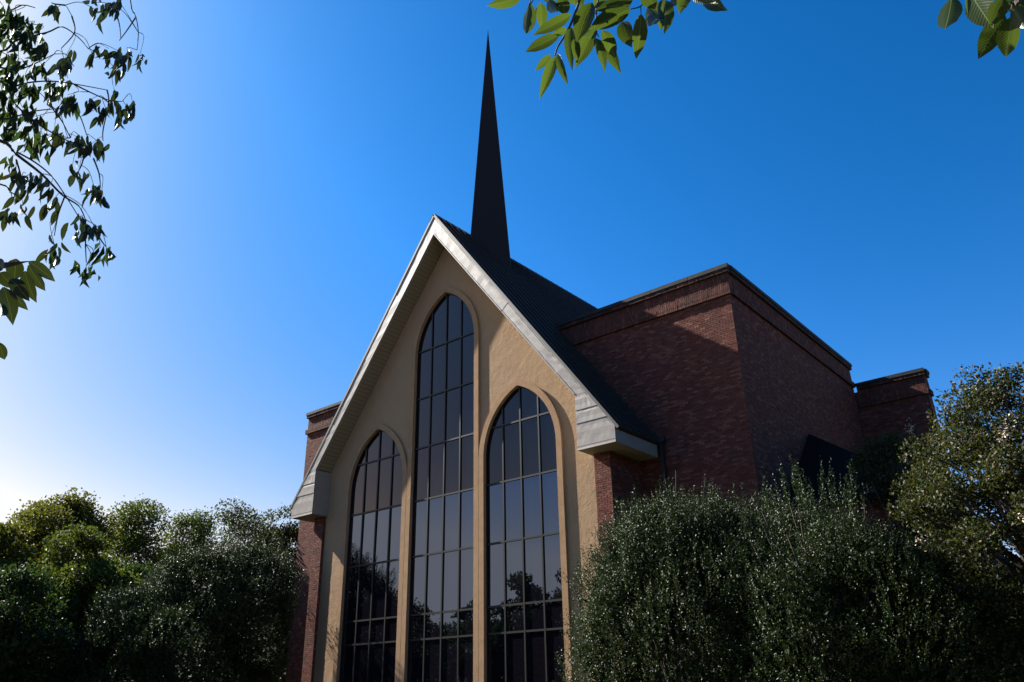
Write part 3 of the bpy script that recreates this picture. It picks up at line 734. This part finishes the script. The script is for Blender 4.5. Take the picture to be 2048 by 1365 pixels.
for i, (px, tp, d) in enumerate([(-60, 1215, 62), (90, 1225, 66), (240, 1220, 64), (400, 1225, 58), (540, 1222, 56)]):
    sky_tree('hedge_tree', ['low dark hedge tree at the far left edge', 'low dark hedge tree under the tall maple', 'low dark hedge tree under the airy tree', 'low dark hedge tree behind the left holly', 'low dark hedge tree beside the left pilaster'][i], 'tree', px, tp, d, 120, M_deep, 120+i, 9000, .3, 'low hedge trees closing the left side', clumps=60, csz=1.6, bottom=.2)
G = 'trees beyond the left side of the church'
sky_tree('maple_tree', 'broad yellow-green maple, highest crown of the left tree row', 'tree', 140, 978, 50, 105, M_maple, 101, 52000, .19, G, clumps=120)
sky_tree('maple_tree', 'yellow-green tree at the left edge, its crown cut by the frame', 'tree', -15, 1035, 46, 85, M_maple, 102, 36000, .18, G, clumps=80)
sky_tree('leafy_tree', 'dark green cone-shaped tree in front of the tall maple', 'tree', 175, 1050, 38, 95, M_green, 103, 46000, .15, G, clumps=110)
sky_tree('leafy_tree', 'slim airy tree just right of the tall maple', 'tree', 290, 1003, 55, 70, M_green, 104, 34000, .17, G, clumps=120, csz=1.5)
sky_tree('leafy_tree', 'small pale green tree showing between airy tree and flowering row', 'tree', 387, 1010, 60, 56, M_green, 105, 26000, .18, G, clumps=90, csz=1.5)
sky_tree('crape_myrtle', 'wide green crape myrtle against the sky above the left holly', 'tree', 490, 1003, 42, 85, M_myrtle, 106, 46000, .13, G, clumps=160, fl=12, csz=1.2)
sky_tree('crape_myrtle', 'green crape myrtle touching the left eave return box', 'tree', 580, 992, 40, 60, M_myrtle, 107, 36000, .13, G, clumps=120, fl=8, csz=1.3)
sky_tree('leafy_tree', 'low dark tree filling the bottom left corner', 'tree', 40, 1130, 34, 120, M_deep, 108, 36000, .15, G, clumps=90)
sky_tree('leafy_tree', 'low dark tree between the cone-shaped tree and the left holly', 'tree', 270, 1120, 44, 80, M_deep, 109, 26000, .16, G, clumps=70)
# right: crape myrtles
sky_tree('crape_myrtle', 'sunlit crape myrtle with cream blossoms at the right edge', 'tree', 1985, 762, 18.5, 172, M_myrtle, 110, 62000, .075, clumps=210, fl=22, bottom=2.6, csz=.66)
sky_tree('crape_myrtle', 'crape myrtle reaching past the right edge of the photo', 'tree', 2110, 800, 17, 120, M_myrtle, 111, 36000, .075, clumps=120, fl=8, bottom=1.5, csz=.7)
sky_tree('crape_myrtle', 'shaded dark crape myrtle with pale blossoms against the rear brick wall', 'tree', 1768, 850, 24.3, 100, M_myrtle, 112, 36000, .08, clumps=110, fl=18, bottom=1.5)
# trees across the car park, seen only as reflections in the windows
GR = 'trees across the car park mirrored in the glass'
for i, (x, y, h_, w_) in enumerate([(-37.5, -28.6, 12.6, 4.6), (-45, -27, 12.0, 4), (-33, -33, 8.2, 4.5), (-28.5, -35, 9.2, 3.6), (-25, -35.5, 11.0, 3.4), (-21, -37, 11.6, 3.6), (-16, -40, 12, 5), (-53, -22, 11, 5), (-30, -45, 10, 5), (-40, -40, 9.5, 5)]):
    R_ = np.random.default_rng(200+i); C = []; R = []
    for k in range(8):
        a = R_.uniform(0, 6.28); f = (k+.5)/8; C.append((x+math.cos(a)*w_*.4, y+math.sin(a)*w_*.4, h_*(.18+.68*f))); q = w_*(.75-.3*f); R.append((q, q, h_*.16))
    tree('shade_tree', 'dark tree mirrored in the church windows from across the car park', 'tree', x, y, C, R, 14000, .34, M_deep, 210+i, group=GR, clumps=60, trunk=.3)

# unseen tall trees added around the camera to block skylight and deepen shade
for i, (x, y, h_, w_) in enumerate([(31, -33, 17, 6.5), (40, -22, 18, 7), (17, -41, 18, 7), (44, -6, 17, 6.5), (33, 6, 16, 6), (40, 20, 17, 6.5), (5, -46, 17, 6.5), (30, -48, 20, 8)]):
    R_ = np.random.default_rng(300+i); C = []; R = []
    for k in range(9):
        a = R_.uniform(0, 6.28); f = (k+.5)/9; C.append((x+math.cos(a)*w_*.45, y+math.sin(a)*w_*.45, h_*(.25+.62*f))); q = w_*(.72-.25*f); R.append((q, q, h_*.16))
    tree('shade_tree', 'unseen tall tree added behind or right of the camera to block skylight', 'tree', x, y, C, R, 12000, .5, M_deep, 310+i, group='unseen trees added to block skylight', clumps=60, trunk=.35)

# ------------------------------------------------------------------ overhanging cherry leaves
def leaf_mesh(seed):
    R_ = random.Random(seed); nl = 8; V = []; Fc = []
    bend = R_.uniform(.08, .42); cup = R_.uniform(.12, .42); tw = R_.uniform(-.3, .3)
    for i in range(nl+1):
        t_ = i/nl; w_ = .25*math.sin(math.pi*min(1, t_**.85*.98+.012))**.75*(1 if t_ < .86 else (1-t_)/.14*.8+.08)
        if i == nl: w_ = .004
        for k in (-1, -.5, 0, .5, 1):
            wob = .012*math.sin(i*2.4+k*3+seed) if abs(k) == 1 else 0
            x = k*w_*(1-.08*cup); z = -bend*t_*t_+cup*abs(k)*w_*.8+tw*k*w_*t_+wob
            V.append((x, t_, z))
    for i in range(nl):
        for k in range(4): Fc.append((i*5+k, i*5+k+1, i*5+k+6, i*5+k+5))
    me = bpy.data.meshes.new('leaf'); me.from_pydata(V, [], Fc); me.update(); me.polygons.foreach_set('use_smooth', [True]*len(Fc)); return me
LM = [leaf_mesh(i) for i in range(7)]
for m_ in LM: m_.materials.append(M_cherry)
LM2 = [leaf_mesh(i+20) for i in range(7)]
for m_ in LM2: m_.materials.append(M_cherry2)
def leaf_mat(a, b_, wid, tilt, flip=1):
    """transform carrying the unit leaf from a (base) to b_ (tip)"""
    y = (b_-a); L = y.length; y = y/L; view = ((a+b_)/2-CAM).normalized()
    z = (-view+y*view.dot(y)).normalized(); z = (z*math.cos(tilt)+y.cross(z)*math.sin(tilt))*flip
    x = y.cross(z); return a, x, y, z, L, wid
def put_leaf(meshes, par, a, b_, wid, tilt, rnd):
    a, x, y, z, L, w_ = leaf_mat(a, b_, wid, tilt, 1 if rnd.random() < .6 else -1)
    o = bpy.data.objects.new('leaf', rnd.choice(meshes)); COL.objects.link(o); o.parent = par
    sx = w_/.5; p0 = a-wloc(par)
    o.matrix_local = Matrix(((x.x*sx, y.x*L, z.x*L, p0.x), (x.y*sx, y.y*L, z.y*L, p0.y), (x.z*sx, y.z*L, z.z*L, p0.z), (0, 0, 0, 1)))
    return o
rl = random.Random(5)
# --- tree 1: close overhead, trunk standing left of the camera
T1 = Vector((21.6, -22.4, 0))
ch1 = empty('cherry_tree', T1, 'nearest cherry tree, broad bright leaves hanging into the top edge', 'tree')
mb = MB(); mb.tube((T1, T1+Vector((.05, .1, 1.2)), T1+Vector((-.05, .3, 2.6)), T1+Vector((-.2, .6, 3.6))), .19, .13, 10); mb.link('trunk', M_bark, ch1, smooth=True)
def zc(px, py): return (940+px/3.413, py/3.413)
def zr_(px, py): return (1840+px/9.75, py/9.75)
def zl(px, py): return (px*.5424, py*.5424)
L1 = [(355,-20,120,62,72),(410,20,395,262,85),(480,20,495,195,85),(545,-10,600,130,80),(630,-20,640,110,95),(690,100,450,235,80),(830,20,720,270,130),(1110,0,870,70,100),(1095,65,815,185,120),(660,200,585,235,50),(610,240,370,352,80),(690,190,670,385,80),(710,270,740,395,60),(840,200,735,433,100),(855,260,930,470,75),(900,210,1010,380,90),(900,270,1005,440,80),(1040,150,1075,290,110),(1168,100,1152,388,100),(1215,50,1325,270,110),(1330,0,1340,200,110),(1420,-30,1410,110,110),(550,375,455,478,50),(590,385,490,605,75),(600,370,638,548,50),(1590,-30,1725,70,90),(1500,-60,1640,12,90),(700,-80,770,40,90),(900,-60,860,45,95),(1190,-70,1260,60,110),(1290,20,1240,150,100),(860,180,760,290,90),(760,230,700,280,60),(1000,60,1060,200,90),(560,-60,520,60,90),(1480,-60,1440,40,90),(690,-30,720,30,60),(1060,-60,960,20,100),(1340,60,1300,190,90)]
def pl(fn, dd):
    return lambda x, y, d=dd: at(*fn(x, y), d)
A1 = pl(zc, 2.3)
for (x0, y0, x1, y1, w_) in L1:
    d = 2.3+rl.uniform(-.18, .18); a = at(*zc(x0, y0), d); b_ = at(*zc(x1, y1), d+rl.uniform(-.05, .05)*1.2)
    rr_ = (a-CAM).length; wid = w_/3.413/F*rr_
    put_leaf(LM, ch1, a, b_, wid*1.0, rl.uniform(-.5, .5), rl)
L2 = [(620,-60,520,700,330),(1000,-100,1340,460,370),(1640,290,1150,1100,310),(1800,320,1640,1160,310),(1620,-20,1400,440,260),(1800,150,2090,560,260),(930,-50,940,230,80),(1750,-150,1640,200,330),(2000,-100,1900,260,330),(1300,-250,1120,60,300)]
for (x0, y0, x1, y1, w_) in L2:
    d = 2.1+rl.uniform(-.1, .1); a = at(*zr_(x0, y0), d); b_ = at(*zr_(x1, y1), d+rl.uniform(-.04, .04)); rr_ = (a-CAM).length
    put_leaf(LM, ch1, a, b_, w_/9.75/F*rr_*1.1, rl.uniform(-.4, .4), rl)
mb = MB()
def path(fn, pts, d, r0, r1, tail=()):
    P = [at(*fn(x, y), d) for x, y in pts]
    mb.vine(list(tail)+P, r0, r1, 6); return P
hub1 = T1+Vector((-.2, .6, 3.6)); hub2 = at(1250, -330, 2.6); mb.tube((hub1, hub1.lerp(hub2, .5)+Vector((0,0,.15)), hub2), .07, .02, 6)
path(zc, [(760,-60),(745,10),(700,140),(650,240),(600,320),(580,380)], 2.3, .0075, .0028, (hub2, at(1180, -120, 2.4)))
path(zc, [(1250,-80),(1190,0),(1165,45),(1095,65)], 2.3, .006, .002, (hub2,))
path(zc, [(1165,45),(1168,100)], 2.3, .0022, .0015)
path(zc, [(880,-30),(865,60),(860,200),(880,255)], 2.3, .004, .0018, (hub2,))
path(zc, [(1300,-60),(1330,0)], 2.3, .004, .0018, (hub2,))
path(zc, [(480,-80),(420,-20),(410,20)], 2.3, .003, .0015, (hub2,))
hub3 = at(1990, -300, 2.3); mb.tube((hub1, hub1.lerp(hub3, .5)+Vector((0,0,.2)), hub3), .06, .015, 6)
path(zr_, [(1900,-200),(1830,0),(1790,160),(1800,320)], 2.1, .006, .0016, (hub3,))
path(zr_, [(1790,160),(1640,290)], 2.1, .0016, .0012)
path(zr_, [(1300,-300),(1000,-100)], 2.1, .004, .0016, (hub3,))
mb.link('twigs', M_bark, ch1)
# crown over the camera, outside the frame
R_ = np.random.default_rng(77); P, U = blobs([(21.5, -21.9, 5.6), (23.0, -22.5, 5.2), (20.6, -23.2, 5.4), (22.8, -20.6, 5.5)], [(1.6, 1.5, 1.2)]*4, 9000, R_, 7)
V, Q = leaves(P, U*.4+unit(R_, len(P))+np.array([0,0,-.5]), .11, R_, aspect=.5); npmesh('crown', V, Q, 3, M_green, ch1, kind='stuff')

# --- tree 2: the branches entering at the left edge
T2 = at(-420, 1000, 7.5); T2 = Vector((T2.x, T2.y, 0))
ch2 = empty('cherry_tree', T2, 'cherry tree whose drooping leafy branches enter from the left edge', 'tree')
mb = MB(); mb.tube((T2, T2+Vector((0, .1, 1.5)), T2+Vector((.1, .1, 3.2))), .2, .13, 10); mb.link('trunk', M_bark, ch2, smooth=True)
mb = MB(); hub = T2+Vector((.1, .1, 3.2))
limbs = [[(0,190),(60,150),(175,120),(230,100),(290,140),(325,180)], [(0,520),(60,570),(150,640),(230,720),(290,760),(315,810)], [(0,340),(80,310),(180,300),(270,310),(395,333)],
         [(0,300),(60,390),(160,470),(250,520),(310,530)], [(60,560),(130,600),(190,650),(240,720),(290,800)], [(395,333),(400,380),(380,480),(380,520)], [(480,0),(500,60),(510,120),(505,185)], [(500,65),(470,110),(440,150)],
         [(425,40),(440,90),(445,140)], [(0,60),(40,40),(85,20),(130,30)], [(265,60),(275,120),(225,180)], [(240,720),(215,790),(200,870)], [(315,810),(315,900),(318,970)], [(345,585),(365,640),(370,690)], [(315,560),(300,610),(290,630)],
         [(60,590),(80,660),(90,720)], [(235,370),(290,420),(320,500)], [(270,310),(330,340),(400,370),(450,375)], [(180,300),(190,390),(230,450),(260,510)], [(400,290),(420,270),(430,250)], [(0,100),(60,110),(120,90)], [(0,440),(60,430),(130,410),(230,400)], [(240,20),(200,15),(190,10)],[(0,250),(60,260),(140,230),(200,200)],[(0,680),(40,710),(80,730)],[(350,850),(375,890),(390,910)]]
depth = {}
LP = []
for i, l in enumerate(limbs):
    d = 5.8+rl.uniform(-.25, .25); P = [at(*zl(*q), d) for q in l]
    if l[0][0] == 0:
        e0 = at(-120, l[0][1]*.5424-10, d); P = [hub, at(-250, l[0][1]*.4+50, 6.8), e0]+P; r0 = .011
    elif l[0][1] == 0: P = [at(250, -150, 6.2)]+P; r0 = .007
    else: r0 = .007
    if i in (1,): r0 = .018
    mb.vine(P, r0, .0032, 5)
    for q in P[-len(l):]: LP.append(q)
cl = [(210,30),(340,10),(365,45),(415,15),(440,10),(440,190),(400,180),(470,190),(515,205),(340,200),(425,255),(455,215),(240,210),(230,240),(260,215),(150,160),(130,190),(100,80),(60,60),(30,50),(330,370),(230,380),(390,400),(450,410),(430,360),(490,390),(470,400),(290,510),(340,530),(370,530),(310,520),(250,510),(265,620),(290,640),(350,700),(375,705),(60,640),(95,640),(150,665),(180,690),(190,750),(70,720),(85,760),(20,780),(290,810),(320,835),(350,840),(180,895),(205,920),(370,915),(395,930),(320,980),(325,990),(20,380),(30,420),(60,300),(30,290),(100,480),(130,500),(160,510),(30,470),(120,330),(60,140),(30,200),(180,330),(200,310),(250,290),(20,120),(130,430),(150,250),(70,230),(90,300),(20,250),(110,130),(150,110),(250,350),(280,370),(60,350),(15,340),(140,540),(40,580),(85,400),(60,440),(200,480),(110,250),(45,90),(10,20)]
nobj = 0; extra = []
for (x, y) in cl:
    d = 5.8+rl.uniform(-.35, .35); c = at(*zl(x, y), d)
    # twig from the closest limb point
    q = min(LP, key=lambda v: (v-c).length-(.3 if v.z > c.z else 0)); 
    if (q-c).length < 1.2: mb.vine((q, q.lerp(c, .5)+Vector((rl.gauss(0, .03), rl.gauss(0, .03), .05)), c), .003, .002, 4)
    k = rl.randint(5, 8) if x > 170 or y > 560 else rl.randint(7, 10)
    for j in range(k):
        a_ = rl.uniform(0, 6.28); sp_ = rl.uniform(.05, .55); dr = Vector((math.cos(a_)*sp_, math.sin(a_)*sp_, -1+rl.uniform(0, .25))).normalized()
        a0 = c+Vector((rl.gauss(0, .03), rl.gauss(0, .03), rl.gauss(0, .03))); L_ = rl.uniform(.095, .14)
        big = (x > 170 or y > 560)
        if (big or rl.random() < .1) and nobj < 298: put_leaf(LM2, ch2, a0, a0+dr*L_, L_*rl.uniform(.24, .36), rl.uniform(-1.0, 1.0), rl); nobj += 1
        else: extra.append((a0, dr))
# lower cluster of larger leaves, nearer
L3 = [(105,965,207,1030,40),(105,978,162,1080,36),(60,955,48,1035,52),(92,1000,112,1112,42),(40,1080,90,1137,30),(12,1060,58,1172,50),(5,1115,22,1202,25),(0,1005,45,1060,45),(-5,1262,18,1332,32),(-25,960,32,1002,40),(40,1030,95,1085,45),(-10,1080,30,1120,40)]
for (x0, y0, x1, y1, w_) in L3:
    d = 3.0+rl.uniform(-.1, .1); a = at(*zl(x0, y0), d); b_ = at(*zl(x1, y1), d+rl.uniform(-.06, .06)); rr_ = (a-CAM).length
    o = put_leaf(LM2, ch1, a, b_, w_*.5424/F*rr_*1.0, rl.uniform(-.5, .5), rl)
mb.link('branches', M_bark, ch2)
mb = MB(); mb.tube((T1+Vector((-.1, .3, 2.4)), at(-700, 300, 2.4), at(-250, 545, 2.9), at(0, 532, 3.0), at(28, 528, 3.0), at(57, 523, 3.0)), .03, .0015, 5)
mb.tube((at(-250, 545, 2.9), at(-60, 640, 3.0), at(-5, 682, 3.0)), .005, .0015, 5)
mb.link('low_branch', M_bark, ch1)
E_ = extra; P = np.array([tuple(a) for a, _ in E_]); Dd = np.array([tuple(b_) for _, b_ in E_])
R_ = np.random.default_rng(9)
V, Q = leaves(P, Dd, .125, R_, aspect=.33, fold=.5); npmesh('leaf_mass', V, Q, 3, M_deep, ch2, kind='stuff')
c = hub-RT*2.0+Vector((0, 0, 1.6)); P, U = blobs([tuple(c), tuple(c+Vector((-1.5, -.6, .3))), tuple(c+Vector((-.4, -1.2, 0)))], [(1.7, 1.5, 1.5)]*3, 7000, R_, 8)
V, Q = leaves(P, U*.4+unit(R_, len(P))+np.array([0,0,-.7]), .12, R_, aspect=.4); npmesh('crown', V, Q, 3, M_deep, ch2, kind='stuff')
